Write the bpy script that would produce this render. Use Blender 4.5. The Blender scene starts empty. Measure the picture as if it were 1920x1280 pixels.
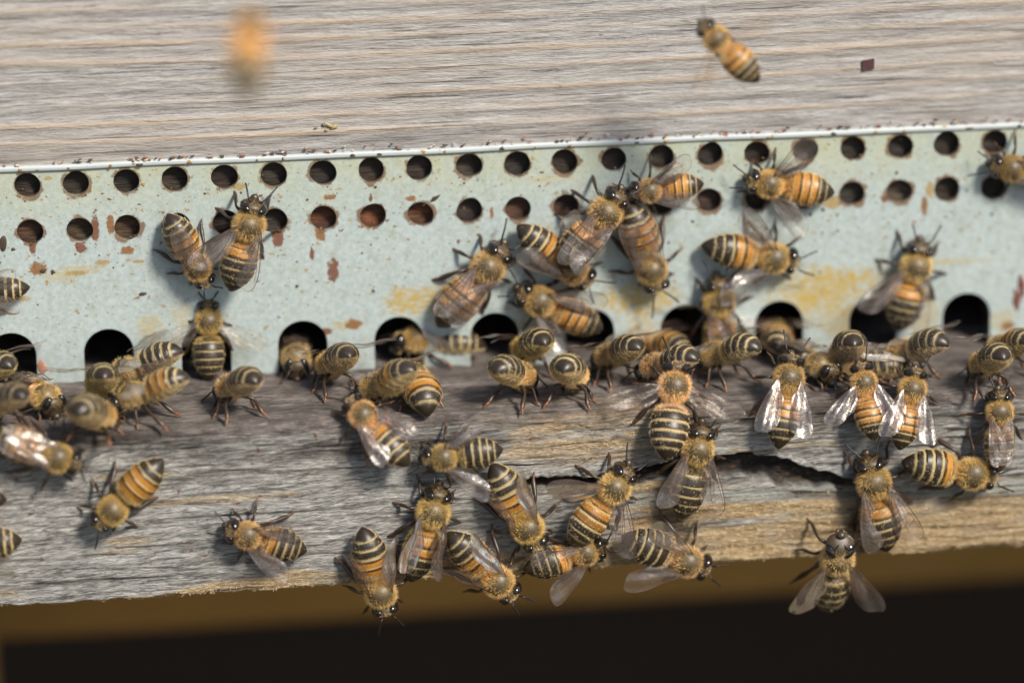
import bpy, bmesh, math, random
import numpy as np
from mathutils import Matrix, Vector

S = 0.001                      # everything below is written in millimetres
sc = bpy.context.scene
COL = sc.collection

# ------------------------------------------------------------------ camera
CP = np.array([-69.22, -597.47, 222.45]); PITCH, YAW, ROLL = [math.radians(a) for a in (20.0, 6.514, -0.604)]
FPX = 8000.0
CF = np.array([math.sin(YAW)*math.cos(PITCH), math.cos(YAW)*math.cos(PITCH), -math.sin(PITCH)])
_r = np.cross(CF, [0, 0, 1]); _r /= np.linalg.norm(_r); _u = np.cross(_r, CF)
CR = math.cos(ROLL)*_r + math.sin(ROLL)*_u; CU = -math.sin(ROLL)*_r + math.cos(ROLL)*_u
cam_d = bpy.data.cameras.new('camera'); cam = bpy.data.objects.new('camera', cam_d); COL.objects.link(cam)
cam.matrix_world = Matrix(((CR[0], CU[0], -CF[0], CP[0]*S), (CR[1], CU[1], -CF[1], CP[1]*S), (CR[2], CU[2], -CF[2], CP[2]*S), (0, 0, 0, 1)))
cam_d.sensor_width = 36; cam_d.lens = FPX/1920*36
cam_d.clip_start = 0.01; cam_d.clip_end = 2000
cam_d.dof.use_dof = True; cam_d.dof.focus_distance = 0.6245; cam_d.dof.aperture_fstop = 5.3; cam_d.dof.aperture_blades = 9
sc.camera = cam

# ------------------------------------------------------------------ light
SUN_EL, SUN_AZ = math.radians(42), math.radians(148)    # azimuth from +Y clockwise: sun in front, to the right
w = bpy.data.worlds.new('World'); sc.world = w; w.use_nodes = True
nt = w.node_tree; bg = nt.nodes['Background']
sky = nt.nodes.new('ShaderNodeTexSky'); sky.sky_type = 'NISHITA'; sky.sun_disc = False
sky.sun_elevation = SUN_EL; sky.sun_rotation = SUN_AZ
nt.links.new(sky.outputs[0], bg.inputs[0]); bg.inputs[1].default_value = 0.10
sd = bpy.data.lights.new('sun', 'SUN'); sd.energy = 4.3; sd.angle = math.radians(11); sd.color = (1, 0.93, 0.81)
so = bpy.data.objects.new('sun', sd); COL.objects.link(so)
tosun = Vector((math.sin(SUN_AZ)*math.cos(SUN_EL), math.cos(SUN_AZ)*math.cos(SUN_EL), math.sin(SUN_EL)))
so.rotation_euler = tosun.to_track_quat('Z', 'Y').to_euler(); so.location = tosun*2
sc.view_settings.view_transform = 'Standard'; sc.view_settings.look = 'None'
sc.view_settings.exposure = 0.55; sc.view_settings.gamma = 1

# ------------------------------------------------------------------ layout (mm)
P = 7.2                 # pitch of the ventilation holes
Z2, Z1 = 24.35, 31.45     # two rows of holes
LIP = 33.05
YF = -21.0              # front face of the landing board
ZB = -25.2              # its lower edge
def ledge_z(x): return -0.0075*x
def ray(px, py): return CF + CR*(px-960)/FPX - CU*(py-640)/FPX
def hit(px, py, n, d):          # plane n.p = d
    n = np.asarray(n, float); v = ray(px, py); return CP + v*((d-n@CP)/(n@v))

# ------------------------------------------------------------------ helpers
def vnoise(x, y, seed):
    """smooth 2-D value noise in [-1,1]"""
    xi = np.floor(x).astype(np.int64); yi = np.floor(y).astype(np.int64); fx = x-xi; fy = y-yi
    fx = fx*fx*(3-2*fx); fy = fy*fy*(3-2*fy)
    def h(a, b):
        n = (a*374761393 + b*668265263 + seed*974634777) & 0xffffffff
        n = ((n ^ (n >> 13))*1274126177) & 0xffffffff
        n = (n ^ (n >> 16)) & 0xffffff
        return n/float(0xffffff)*2-1
    return (h(xi, yi)*(1-fx)+h(xi+1, yi)*fx)*(1-fy) + (h(xi, yi+1)*(1-fx)+h(xi+1, yi+1)*fx)*fy
def fbm(x, y, seed, o=3):
    r = 0; a = 1; t = 0
    for i in range(o):
        r = r + a*vnoise(x*2**i, y*2**i, seed+i*17); t += a; a *= .5
    return r/t
def sstep(a, b, x):
    t = np.clip((x-a)/(b-a), 0, 1); return t*t*(3-2*t)

def mesh_obj(name, V, polys, mats, parent=None, col=None, smooth=True, midx=None, attrs=None):
    """V (n,3) mm; polys: list of (m,k) int arrays; col (n,4) point colours"""
    me = bpy.data.meshes.new(name)
    V = np.asarray(V, np.float64)*S
    polys = [np.asarray(p, np.int64) for p in polys if len(p)]
    loops = np.concatenate([p.ravel() for p in polys]); tot = np.concatenate([np.full(len(p), p.shape[1]) for p in polys])
    start = np.concatenate([[0], np.cumsum(tot)[:-1]])
    me.vertices.add(len(V)); me.vertices.foreach_set('co', V.astype(np.float32).ravel())
    me.loops.add(len(loops)); me.loops.foreach_set('vertex_index', loops.astype(np.int32))
    me.polygons.add(len(tot)); me.polygons.foreach_set('loop_start', start.astype(np.int32)); me.polygons.foreach_set('loop_total', tot.astype(np.int32))
    if midx is not None: me.polygons.foreach_set('material_index', np.asarray(midx, np.int32))
    me.polygons.foreach_set('use_smooth', np.full(len(tot), smooth, bool))
    me.update(calc_edges=True)
    if col is not None:
        a = me.color_attributes.new('Col', 'FLOAT_COLOR', 'POINT'); a.data.foreach_set('color', np.asarray(col, np.float32).ravel())
    for k, v in (attrs or {}).items():
        a = me.attributes.new(k, 'FLOAT', 'POINT'); a.data.foreach_set('value', np.asarray(v, np.float32).ravel())
    for m in (mats if isinstance(mats, (list, tuple)) else [mats]): me.materials.append(m)
    o = bpy.data.objects.new(name, me); COL.objects.link(o)
    if parent: o.parent = parent
    return o
def grid_faces(n, m, wrap=False, off=0):
    i, j = np.meshgrid(np.arange(n-1), np.arange(m if wrap else m-1), indexing='ij')
    j2 = (j+1) % m
    return np.stack([i*m+j, i*m+j2, (i+1)*m+j2, (i+1)*m+j], -1).reshape(-1, 4)+off
def box_geo(x0, x1, y0, y1, z0, z1):
    V = np.array([(x, y, z) for x in (x0, x1) for y in (y0, y1) for z in (z0, z1)], float)
    return V, np.array([(0, 1, 3, 2), (4, 6, 7, 5), (0, 4, 5, 1), (2, 3, 7, 6), (0, 2, 6, 4), (1, 5, 7, 3)])
def tube(pts, rad, k=7):
    pts = np.asarray(pts, float); n = len(pts); rad = np.broadcast_to(np.asarray(rad, float), (n,))
    T = np.gradient(pts, axis=0); T /= np.linalg.norm(T, axis=1)[:, None]+1e-9
    up = np.array([0.21, 0.3, 1.0]); A = np.cross(T, up); A /= np.linalg.norm(A, axis=1)[:, None]+1e-9; B = np.cross(T, A)
    th = np.arange(k)*2*np.pi/k
    V = (pts[:, None]+rad[:, None, None]*(np.cos(th)[None, :, None]*A[:, None]+np.sin(th)[None, :, None]*B[:, None])).reshape(-1, 3)
    V = np.vstack([V, pts[0]-T[0]*rad[0]*.5, pts[-1]+T[-1]*rad[-1]*.5])
    q = grid_faces(n, k, True); a = n*k
    t = [(a, (j+1) % k, j) for j in range(k)]+[(a+1, (n-1)*k+j, (n-1)*k+(j+1) % k) for j in range(k)]
    return V, q, np.array(t)
def smooth_path(ctrl, n):
    c = np.asarray(ctrl, float); m = len(c); s = np.linspace(0, m-1, n); i = np.clip(s.astype(int), 0, m-2); t = (s-i)[:, None]
    p0 = c[np.maximum(i-1, 0)]; p1 = c[i]; p2 = c[i+1]; p3 = c[np.minimum(i+2, m-1)]
    return .5*((2*p1)+(-p0+p2)*t+(2*p0-5*p1+4*p2-p3)*t*t+(-p0+3*p1-3*p2+p3)*t**3)

class NT:
    def __init__(self, name):
        self.m = bpy.data.materials.new(name); self.m.use_nodes = True; self.t = self.m.node_tree
        self.b = self.t.nodes['Principled BSDF']; self.out = self.t.nodes['Material Output']
    def put(self, sock, v):
        if hasattr(v, 'is_output'): self.t.links.new(v, sock)
        elif isinstance(v, (tuple, list)) and len(v) == 3 and sock.type == 'RGBA': sock.default_value = (*v, 1)
        else: sock.default_value = v
    def n(self, ty, out=0, props=None, **k):
        nd = self.t.nodes.new('ShaderNode'+ty)
        for a, v in (props or {}).items(): setattr(nd, a, v)
        for a, v in k.items():
            key = int(a[1:]) if a[0] == 'i' and a[1:].isdigit() else a
            self.put(nd.inputs[key], v)
        return nd.outputs[out]
    def math(self, op, a, b=0.0, clamp=False): return self.n('Math', props=dict(operation=op, use_clamp=clamp), i0=a, i1=b)
    def mix(self, f, a, b, mode='MIX'):
        nd = self.t.nodes.new('ShaderNodeMix'); nd.data_type = 'RGBA'; nd.blend_type = mode; nd.clamp_factor = True
        self.put(nd.inputs[0], f); self.put(nd.inputs[6], a); self.put(nd.inputs[7], b); return nd.outputs[2]
    def ramp(self, f, *stops):
        nd = self.t.nodes.new('ShaderNodeValToRGB'); self.put(nd.inputs[0], f); e = nd.color_ramp.elements
        while len(e) < len(stops): e.new(0.5)
        for el, (p, c) in zip(e, stops): el.position = p; el.color = (c, c, c, 1) if not isinstance(c, tuple) else (*c, 1)
        return nd.outputs[0]
    def coords(self, sx, sy, sz, loc=(0, 0, 0)):
        tc = self.n('TexCoord', 'Object')
        return self.n('Mapping', Vector=tc, Scale=(sx*1000, sy*1000, sz*1000), Location=loc)
    def grain(self, sx, sz, deg):
        v = self.n('Mapping', Vector=self.n('TexCoord', 'Object'), Rotation=(0, math.radians(deg), 0))
        return self.n('Mapping', Vector=v, Scale=(sx*1000, sz*1000, sz*1000))
    def noise(self, v, scale=1.0, detail=4.0, rough=.55, dist=0.0):
        return self.n('TexNoise', 0, Vector=v, Scale=scale, Detail=detail, Roughness=rough, Distortion=dist)
    def bump(self, h, strength, dist): return self.n('Bump', Height=h, Strength=strength, Distance=dist)
    def attr(self, name, out='Fac'): return self.n('Attribute', out, props=dict(attribute_name=name))
    def set(self, **k):
        for a, v in k.items(): self.put(self.b.inputs[a.replace('_', ' ')], v)
        return self.m

def wood(name, dark, mid, light, tan, grain=1.0, tanmask=None, bumpd=0.00012, rings=True):
    N = NT(name)
    v1 = N.coords(.10*grain, .9*grain, .9*grain); v2 = N.coords(.35*grain, 3.2*grain, 3.2*grain); v3 = N.coords(.02, .12, .12); v4 = N.coords(1.3, 5.5, 5.5)
    a = N.noise(v1, 1, 5, .6, .4); b = N.noise(v2, 1, 5, .65, .3); c = N.noise(v3, 1, 3, .5); d = N.noise(v4, 1, 3, .7)
    f = N.math('ADD', N.math('MULTIPLY', a, .42), N.math('ADD', N.math('MULTIPLY', b, .38), N.math('MULTIPLY', d, .2)))
    base = N.ramp(f, (.36, dark), (.47, mid), (.60, light), (.72, tuple(min(1, x*1.25) for x in light)))
    base = N.mix(N.math('MULTIPLY', N.ramp(c, (.42, 0.0), (.66, 1.0)), .55), base, tan)
    h = N.math('ADD', N.math('MULTIPLY', b, .6), N.math('ADD', N.math('MULTIPLY', a, .5), N.math('MULTIPLY', d, .3)))
    return N, base, f, b, d, h

# ------------------------------------------------------------------ setting materials
# weathered front board: pale grey with thin tan growth lines
N, base, f, b, d, h = wood('weathered_board', (.15, .14, .135), (.29, .277, .268), (.41, .395, .385), (.37, .32, .275), 1.4)
chk = N.math('MULTIPLY', N.ramp(N.noise(N.coords(.045, 1, 3.6, (5, 5, 5)), 1, 4, .6, .2), (.60, 0.0), (.66, 1.0)), N.ramp(N.noise(N.coords(.03, .1, .3), 1, 3), (.42, 0.0), (.6, 1.0)))
base = N.mix(N.math('MULTIPLY', chk, .7), base, (.035, .03, .03))
ring = N.attr('ring')
base = N.mix(N.math('MULTIPLY', ring, .7), base, (.42, .30, .19))
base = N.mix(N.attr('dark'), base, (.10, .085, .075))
specks = N.ramp(N.noise(N.coords(.35, .35, .5), 1, 2), (.735, 0.0), (.76, 1.0))
base = N.mix(N.math('MULTIPLY', specks, .6), base, (.16, .09, .05))
M_BOARD = N.set(Base_Color=base, Roughness=.85, Normal=N.bump(N.math('SUBTRACT', h, N.math('MULTIPLY', chk, .8)), 1.0, .0004))

# landing board: grey, cracked, raw tan wood where worn
N, base, f, b, d, h = wood('landing_board_wood', (.012, .011, .011), (.15, .146, .14), (.43, .425, .41), (.21, .185, .15), 1.5)
chk = N.math('MULTIPLY', N.ramp(N.noise(N.coords(.06, 2.6, 2.6, (5, 5, 5)), 1, 5, .65, .3), (.57, 0.0), (.64, 1.0)), N.ramp(N.noise(N.coords(.05, .2, .2, (1, 7, 1)), 1, 3), (.40, .15), (.6, 1.0)))
base = N.mix(N.math('MULTIPLY', chk, .85), base, (.012, .010, .009))
g_a = N.noise(N.grain(.55, 3.4, 7), 1, 5, .7, .5); g_b = N.noise(N.grain(.16, 1.1, 5), 1, 4, .6, .5)
gk = N.math('ADD', N.math('MULTIPLY', g_a, .65), N.math('MULTIPLY', g_b, .35))
base = N.mix(.62, base, N.ramp(gk, (.355, (.008, .007, .007)), (.425, (.17, .163, .153)), (.50, (.42, .405, .38)), (.60, (.70, .68, .645))))
h = N.math('ADD', h, N.math('MULTIPLY', gk, 1.6))
mott = N.ramp(N.noise(N.coords(.25, .35, .6, (2, 9, 4)), 1, 5, .65), (.40, 1.0), (.58, 0.0))
topm = N.attr('top')
base = N.mix(N.math('MULTIPLY', topm, .8), base, N.mix(.55, N.mix(1.0, base, (.62, .52, .49), 'MULTIPLY'), (.17, .13, .115)))
base = N.mix(N.math('MULTIPLY', N.math('MULTIPLY', topm, mott), .65), base, (.045, .035, .03))
rawc = N.ramp(N.math('ADD', N.math('MULTIPLY', f, .6), N.math('MULTIPLY', d, .4)), (.37, (.13, .07, .03)), (.45, (.34, .22, .105)), (.53, (.50, .365, .20)), (.63, (.74, .62, .42)))
rawc = N.mix(N.ramp(N.noise(N.coords(.12, .3, .3, (3, 1, 2)), 1, 4, .6), (.50, 0.0), (.68, .65)), rawc, N.mix(.5, base, (.36, .30, .22)))
base = N.mix(N.attr('raw'), base, rawc)
base = N.mix(N.attr('blue'), base, N.mix(f, (.16, .18, .18), (.52, .54, .52)))
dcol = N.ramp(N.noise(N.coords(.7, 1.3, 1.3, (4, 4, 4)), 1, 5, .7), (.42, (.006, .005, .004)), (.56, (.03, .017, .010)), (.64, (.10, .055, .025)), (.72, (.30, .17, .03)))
base = N.mix(N.attr('dark_tone'), base, dcol)
sp = N.ramp(N.noise(N.coords(.5, .5, .7), 1, 2), (.70, 0.0), (.74, 1.0))
base = N.mix(N.math('MULTIPLY', sp, .8), base, (.17, .07, .025))
M_LEDGE = N.set(Base_Color=base, Roughness=.88, Normal=N.bump(N.math('SUBTRACT', h, N.math('MULTIPLY', chk, .7)), 1.0, .0007))

# pale green painted sheet metal with rust specks and yellow propolis smears
N = NT('painted_sheet_metal')
g1 = N.noise(N.coords(.12, .12, .12), 1, 5, .6); g2 = N.noise(N.coords(1.2, 1.2, 1.2), 1, 4, .7); g3 = N.noise(N.coords(.9, .9, 2.4, (7, 3, 1)), 1, 3, .6)
base = N.mix(g1, (.25, .305, .295), (.335, .385, .385))
base = N.mix(N.ramp(g2, (.42, 0.0), (.6, .5)), base, (.42, .465, .46))
xyz = N.t.nodes.new('ShaderNodeSeparateXYZ'); N.put(xyz.inputs[0], N.n('TexCoord', 'Object'))
px_, pz_ = xyz.outputs[0], xyz.outputs[2]
# more grime towards the folded rim at the top
base = N.mix(N.ramp(N.noise(N.coords(.5, .5, .35, (1, 4, 9)), 1, 5, .7), (.50, 0.0), (.68, .55)), base, (.25, .26, .21))
grime = N.math('MULTIPLY', N.ramp(N.math('MULTIPLY', pz_, 1000/60), (.40, 0.0), (.56, 1.0)), N.ramp(g1, (.35, .15), (.65, .75)))
base = N.mix(grime, base, (.34, .34, .19))
gm = N.ramp(N.noise(N.coords(.8, 1, 1.3, (2, 2, 2)), 1, 5, .7), (.36, .25), (.60, 1.0))
def patch(x, z, rx, rz, s, colr):
    global base
    dx = N.math('MULTIPLY', N.math('SUBTRACT', px_, x*S), 1/(rx*S)); dz = N.math('MULTIPLY', N.math('SUBTRACT', pz_, z*S), 1/(rz*S))
    r2 = N.math('ADD', N.math('MULTIPLY', dx, dx), N.math('MULTIPLY', dz, dz))
    fall = N.math('MULTIPLY', N.ramp(N.math('ADD', r2, N.math('MULTIPLY', N.math('SUBTRACT', N.math('ADD', N.math('MULTIPLY', g1, .4), N.math('MULTIPLY', g3, 1.1)), .75), 4.0)), (.2, s), (1.15, 0.0)), gm)
    base = N.mix(fall, base, colr)
YEL = (.36, .24, .035)
PATCH = [(775, 565, 62, 30, 1.), (830, 545, 50, 18, .5), (1200, 560, 80, 34, 1.), (1545, 540, 130, 46, 1.), (1640, 520, 90, 26, .55), (1500, 575, 60, 30, .6),
         (1790, 490, 110, 9, .5), (1580, 600, 50, 45, .75), (1200, 610, 35, 40, .7), (1730, 590, 36, 50, .55), (150, 505, 60, 10, .6), (280, 610, 30, 22, .55),
         (1030, 335, 60, 8, .45), (340, 590, 24, 30, .5), (110, 520, 40, 14, .5), (650, 610, 36, 10, .7), (1880, 600, 30, 26, .6), (1350, 600, 40, 40, .4), (1000, 600, 50, 30, .5)]
for (ax, ay, rx, ry, s) in PATCH:
    q = hit(ax, ay, (0, 1, 0), 0); patch(q[0], q[2], rx*.078, ry*.083, s, YEL)
RUST = [(625, 506, 13, 26, 0), (600, 436, 12, 20, 1), (520, 447, 12, 22, 0), (178, 428, 9, 34, 0), (152, 464, 13, 14, 0), (207, 420, 8, 22, 1), (71, 503, 20, 15, 1), (61, 461, 8, 20, 0), (618, 369, 14, 7, 1), (770, 372, 12, 6, 1),
 (1733, 385, 8, 22, 1), (1660, 372, 13, 9, 0), (1743, 355, 11, 18, 2), (695, 371, 4, 9, 0), (585, 475, 5, 16, 0), (922, 400, 5, 12, 1), (663, 608, 18, 12, 1), (612, 622, 12, 8, 0), (1560, 380, 22, 14, 2), (90, 335, 10, 5, 2), (145, 512, 24, 5, 2), (192, 492, 18, 6, 2), (260, 490, 14, 4, 2),
 (240, 470, 16, 9, 1), (450, 350, 14, 8, 2), (380, 470, 12, 8, 2), (1300, 600, 20, 12, 1), (1890, 610, 16, 10, 1), (40, 560, 20, 6, 2), (1450, 320, 18, 8, 2)]
gf = N.noise(N.coords(1.1, 1.1, 1.1, (5, 5, 1)), 1, 5, .7)
for (ax, ay, rx, rz, kk) in RUST:
    q = hit(ax, ay, (0, 1, 0), 0); dx = N.math('MULTIPLY', N.math('SUBTRACT', px_, q[0]*S), 1/(rx*.078*S)); dz = N.math('MULTIPLY', N.math('SUBTRACT', pz_, q[2]*S), 1/(rz*.083*S))
    r2 = N.math('ADD', N.math('ADD', N.math('MULTIPLY', dx, dx), N.math('MULTIPLY', dz, dz)), N.math('MULTIPLY', N.math('SUBTRACT', gf, .5), 3.0))
    base = N.mix(N.ramp(r2, (.5, .92), (.85, 0.0)), base, N.mix(g2, ((.06, .018, .008), (.09, .04, .012), (.18, .12, .04))[kk], ((.19, .06, .02), (.28, .12, .03), (.38, .28, .12))[kk]))
# brown residue round the rims of the holes
fx = N.math('SUBTRACT', N.math('FRACT', N.math('ADD', N.math('MULTIPLY', px_, 1000/P), 100.5)), .5)
ring = 0.0
for zr in (Z2, Z1):
    dz = N.math('MULTIPLY', N.math('SUBTRACT', pz_, zr*S), 1000/P)
    rr_ = N.math('SQRT', N.math('ADD', N.math('MULTIPLY', fx, fx), N.math('MULTIPLY', dz, dz)))
    ring = N.math('ADD', ring, N.ramp(N.math('ADD', rr_, N.math('MULTIPLY', N.math('SUBTRACT', N.noise(N.coords(.42, .42, .42, (4, zr, 2)), 1, 4, .65), .5), .42)), (.272, 1.0), (.315, 0.0)))
base = N.mix(N.math('MULTIPLY', ring, .85), base, N.mix(g2, (.05, .028, .016), (.20, .10, .035)))
rust = N.ramp(N.noise(N.coords(.75, .75, .95, (3, 8, 2)), 1, 4, .62), (.625, 0.0), (.67, 1.0))
base = N.mix(N.math('MULTIPLY', rust, .85), base, (.26, .165, .045))
rust2 = N.ramp(N.noise(N.coords(1.6, 1.6, 1.6, (13, 1, 5)), 1, 2, .5), (.665, 0.0), (.71, 1.0))
base = N.mix(N.math('MULTIPLY', rust2, .8), base, (.12, .07, .035))
M_PLATE = N.set(Base_Color=base, Roughness=.5, Metallic=.0, Normal=N.bump(g2, .25, .0002))

N = NT('bare_rim_metal'); g = N.noise(N.coords(.25, 2, 2), 1, 4, .6)
rb = N.mix(N.ramp(N.noise(N.coords(.6, .9, .9), 1, 2), (.66, 0.0), (.70, 1.0)), N.mix(g, (.30, .33, .33), (.46, .49, .49)), (.28, .17, .06))
M_RIM = N.set(Base_Color=rb, Roughness=.42, Metallic=.0)

N = NT('coloured_wax'); M_WAX = N.set(Base_Color=N.attr('Col', 'Color'), Roughness=.55, Normal=N.bump(N.noise(N.coords(2, 2, 2), 1, 4), .5, .0002))
N = NT('hole_backing_wood'); nn = N.noise(N.coords(.5, 3, 3), 1, 4)
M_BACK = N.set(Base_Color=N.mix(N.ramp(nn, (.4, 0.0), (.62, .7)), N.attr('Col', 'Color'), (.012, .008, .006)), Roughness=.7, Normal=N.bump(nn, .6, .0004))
N, base, f, b, d, h = wood('shaded_rail_wood', (.23, .12, .027), (.33, .18, .044), (.40, .225, .06), (.29, .155, .036)); M_RAIL = N.set(Base_Color=base, Roughness=.8)
N, base, f, b, d, h = wood('shade_painted_wood', (.016, .008, .004), (.022, .012, .006), (.03, .017, .009), (.022, .012, .006)); M_DARK = N.set(Base_Color=base, Roughness=.9)  # near-black base colour paints in the shade under the hive
N = NT('dry_soil'); g = N.noise(N.coords(.004, .004, .004), 1, 6); M_SOIL = N.set(Base_Color=N.mix(g, (.05, .035, .02), (.09, .075, .035)), Roughness=.95, Normal=N.bump(g, .5, .01))
N = NT('wood_fibre'); M_FIB = N.set(Base_Color=N.attr('Col', 'Color'), Roughness=.8)

# ------------------------------------------------------------------ the hive
def empty(name, loc=(0, 0, 0)):
    o = bpy.data.objects.new(name, None); o.empty_display_size = .01; COL.objects.link(o); o.location = Vector(loc)*S; return o
hive = empty('beehive')
hive['label'] = 'weathered wooden beehive with grey boards and pale green perforated entrance plate'; hive['category'] = 'beehive'
rng = np.random.default_rng(5)

def xs_dense(a, b, step, wide):
    return np.concatenate([np.linspace(-wide, a, 14)[:-1], np.arange(a, b, step), np.linspace(b, wide, 14)])
# front board above the plate
xs = xs_dense(-90, 90, .45, 230); zs = np.concatenate([np.linspace(LIP+1.1, 64, 170), np.linspace(64, 200, 40)[1:]])
X, Z = np.meshgrid(xs, zs, indexing='ij')
warp = Z + .5*fbm(X*.02, Z*.05, 3) - .0000 + 1.2*vnoise(X*.012+5, Z*.03, 9) + sstep(0, 90, X)*.9*vnoise(Z*.05, X*.004, 4)
rings = np.array([38.6, 41.2, 44.0, 47.4, 50.2, 53.0, 55.4, 58.0, 60.6, 63, 66, 70, 74, 79, 85, 92, 100, 110, 121, 133, 146, 160, 175, 190])
ringv = np.zeros_like(X); dark = np.zeros_like(X); disp = np.zeros_like(X)
for i, r0 in enumerate(rings):
    dd = warp-r0; k = .55+.45*vnoise(X*.03+i*7, Z*0+i, 11)
    ringv = np.maximum(ringv, np.exp(-(dd/.32)**2)*np.clip(k, 0, 1)); disp += .09*np.exp(-(dd/.45)**2)*(.5+k) - .07*np.exp(-((dd-1.0)/.8)**2)
    dark = np.maximum(dark, .30*np.exp(-((dd+.75)/.38)**2)*np.clip(vnoise(X*.02+i*3, Z*0+i*5, 21)+.25, 0, 1))
disp += .12*fbm(X*.05, Z*.9, 31)+.05*vnoise(X*.2, Z*4, 33)
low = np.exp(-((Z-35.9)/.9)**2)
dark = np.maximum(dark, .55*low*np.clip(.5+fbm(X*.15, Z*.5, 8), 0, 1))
def gouge(x, z, rx, rz): return np.exp(-(((X-x)/rx)**2+((Z-z)/rz)**2)**2)
qh = hit(1628, 121, (0, 1, 0), 0); nail = (np.abs(X-qh[0]) < .95)*(np.abs(Z-qh[2]) < .8)
Y = -disp+.05
V = np.stack([X, Y, Z], -1).reshape(-1, 3)
nb = len(V); F = grid_faces(len(xs), len(zs))
bv, bf = box_geo(-230, 230, 1.5, 22, LIP+1.0, 200)
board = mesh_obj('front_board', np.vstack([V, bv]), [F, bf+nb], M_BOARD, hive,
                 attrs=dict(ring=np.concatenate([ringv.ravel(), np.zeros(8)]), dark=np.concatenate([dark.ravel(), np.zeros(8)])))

# perforated plate (true holes)
cu = bpy.data.curves.new('plate_curve', 'CURVE'); cu.dimensions = '2D'; cu.fill_mode = 'BOTH'; cu.extrude = .0004; cu.bevel_depth = .00006; cu.bevel_resolution = 1
def spline(pts):
    s = cu.splines.new('POLY'); s.points.add(len(pts)-1)
    for p_, (a, b_) in zip(s.points, pts): p_.co = (a*S, b_*S, 0, 1)
    s.use_cyclic_u = True
AR = 3.75; arches = [-75.6+14.4*k for k in range(-3, 15)]
out = [(-150, LIP+.9), (-150, -1.6)]
for ax in arches:
    zt = 8.3-ledge_z(0)*0-.0075*ax-AR
    out += [(ax-AR, -1.6-.0)] + [(ax-AR, zt*.5)] + [(ax-AR*math.cos(t), zt+AR*math.sin(t)) for t in np.linspace(0, math.pi, 25)] + [(ax+AR, zt*.5), (ax+AR, -1.6)]
out += [(150, -1.6), (150, LIP+.9)]
spline(out)
rr = random.Random(3)
holes = []
for k in range(-10, 31):
    for z in (Z2, Z1):
        cx = (k-10)*P+rr.uniform(-.12, .12); cz = z+rr.uniform(-.08, .08); r0 = 1.95*rr.uniform(.97, 1.03); holes.append((cx, cz, k))
        ph = rr.uniform(0, 6.28); am = rr.choice([.0, .03, .05, .09])
        spline([(cx+r0*(1+am*math.sin(2*t+ph)*.5+am*max(0, math.sin(t*1.0+ph))**6)*math.cos(t), cz+r0*(1+am*math.sin(2*t+ph)*.5+am*max(0, math.sin(t+ph))**6)*math.sin(t)) for t in np.linspace(0, 2*math.pi, 33)[:-1]])
tmp = bpy.data.objects.new('plate_curve', cu); COL.objects.link(tmp)
bpy.context.view_layer.update()
me = bpy.data.meshes.new_from_object(tmp.evaluated_get(bpy.context.evaluated_depsgraph_get()))
bpy.data.objects.remove(tmp); bpy.data.curves.remove(cu)
me.name = 'entrance_plate'; me.transform(Matrix(((1, 0, 0, 0), (0, 0, -1, .0004), (0, 1, 0, 0), (0, 0, 0, 1))))
for p_ in me.polygons: p_.use_smooth = False
me.materials.clear(); me.materials.append(M_PLATE)
plate = bpy.data.objects.new('entrance_plate', me); COL.objects.link(plate); plate.parent = hive
plate['label'] = 'pale green sheet metal entrance plate with two rows of round holes above arched openings'
# folded bright rim of the plate
n = 500; xr = np.linspace(-150, 150, n); prof = [(.25, LIP+.62), (-.22, LIP+.60), (-.40, LIP+.66), (-.50, LIP+.80), (-.52, LIP+1.15), (-.46, LIP+1.36), (-.28, LIP+1.46), (.3, LIP+1.5)]
V = np.array([[(x, y+.05*math.sin(x*.11)+.03*math.sin(x*.31), z+.06*math.sin(x*.07)+.05*math.sin(x*.23+1)) for (y, z) in prof] for x in xr]).reshape(-1, 3)
mesh_obj('rim', V, [grid_faces(n, len(prof))], M_RIM, plate)

# wood right behind the holes, stained by propolis
xs = np.arange(-110, 110, .35); zs = np.arange(12.5, LIP+1.4, .35); X, Z = np.meshgrid(xs, zs, indexing='ij')
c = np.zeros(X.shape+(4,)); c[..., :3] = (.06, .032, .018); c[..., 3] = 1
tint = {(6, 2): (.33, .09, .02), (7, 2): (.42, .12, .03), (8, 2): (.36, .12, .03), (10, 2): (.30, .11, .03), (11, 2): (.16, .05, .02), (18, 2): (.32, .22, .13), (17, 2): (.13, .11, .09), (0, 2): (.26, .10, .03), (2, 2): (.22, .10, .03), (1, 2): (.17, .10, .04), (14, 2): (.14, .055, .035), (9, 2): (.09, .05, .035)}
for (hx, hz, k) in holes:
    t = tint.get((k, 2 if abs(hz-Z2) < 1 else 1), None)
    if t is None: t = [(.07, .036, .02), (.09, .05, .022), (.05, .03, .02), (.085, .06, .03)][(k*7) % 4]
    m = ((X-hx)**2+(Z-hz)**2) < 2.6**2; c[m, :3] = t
c[..., :3] *= (.28*(1+.8*fbm(X*.5, Z*1.1, 44)))[..., None]  # stain colours dimmed, painting in the shade of the gap behind the holes
V = np.stack([X, 1.75+.25*fbm(X*.5, Z*.9, 46), Z], -1).reshape(-1, 3); nb = len(V)
bv, bf = box_geo(-150, 150, 2.3, 20, 12.5, LIP-1.4)
mesh_obj('backing_board', np.vstack([V, bv]), [grid_faces(len(xs), len(zs)), bf+nb], M_BACK, hive, col=np.vstack([c.reshape(-1, 4), np.tile((.06, .035, .02, 1), (8, 1))]))
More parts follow.
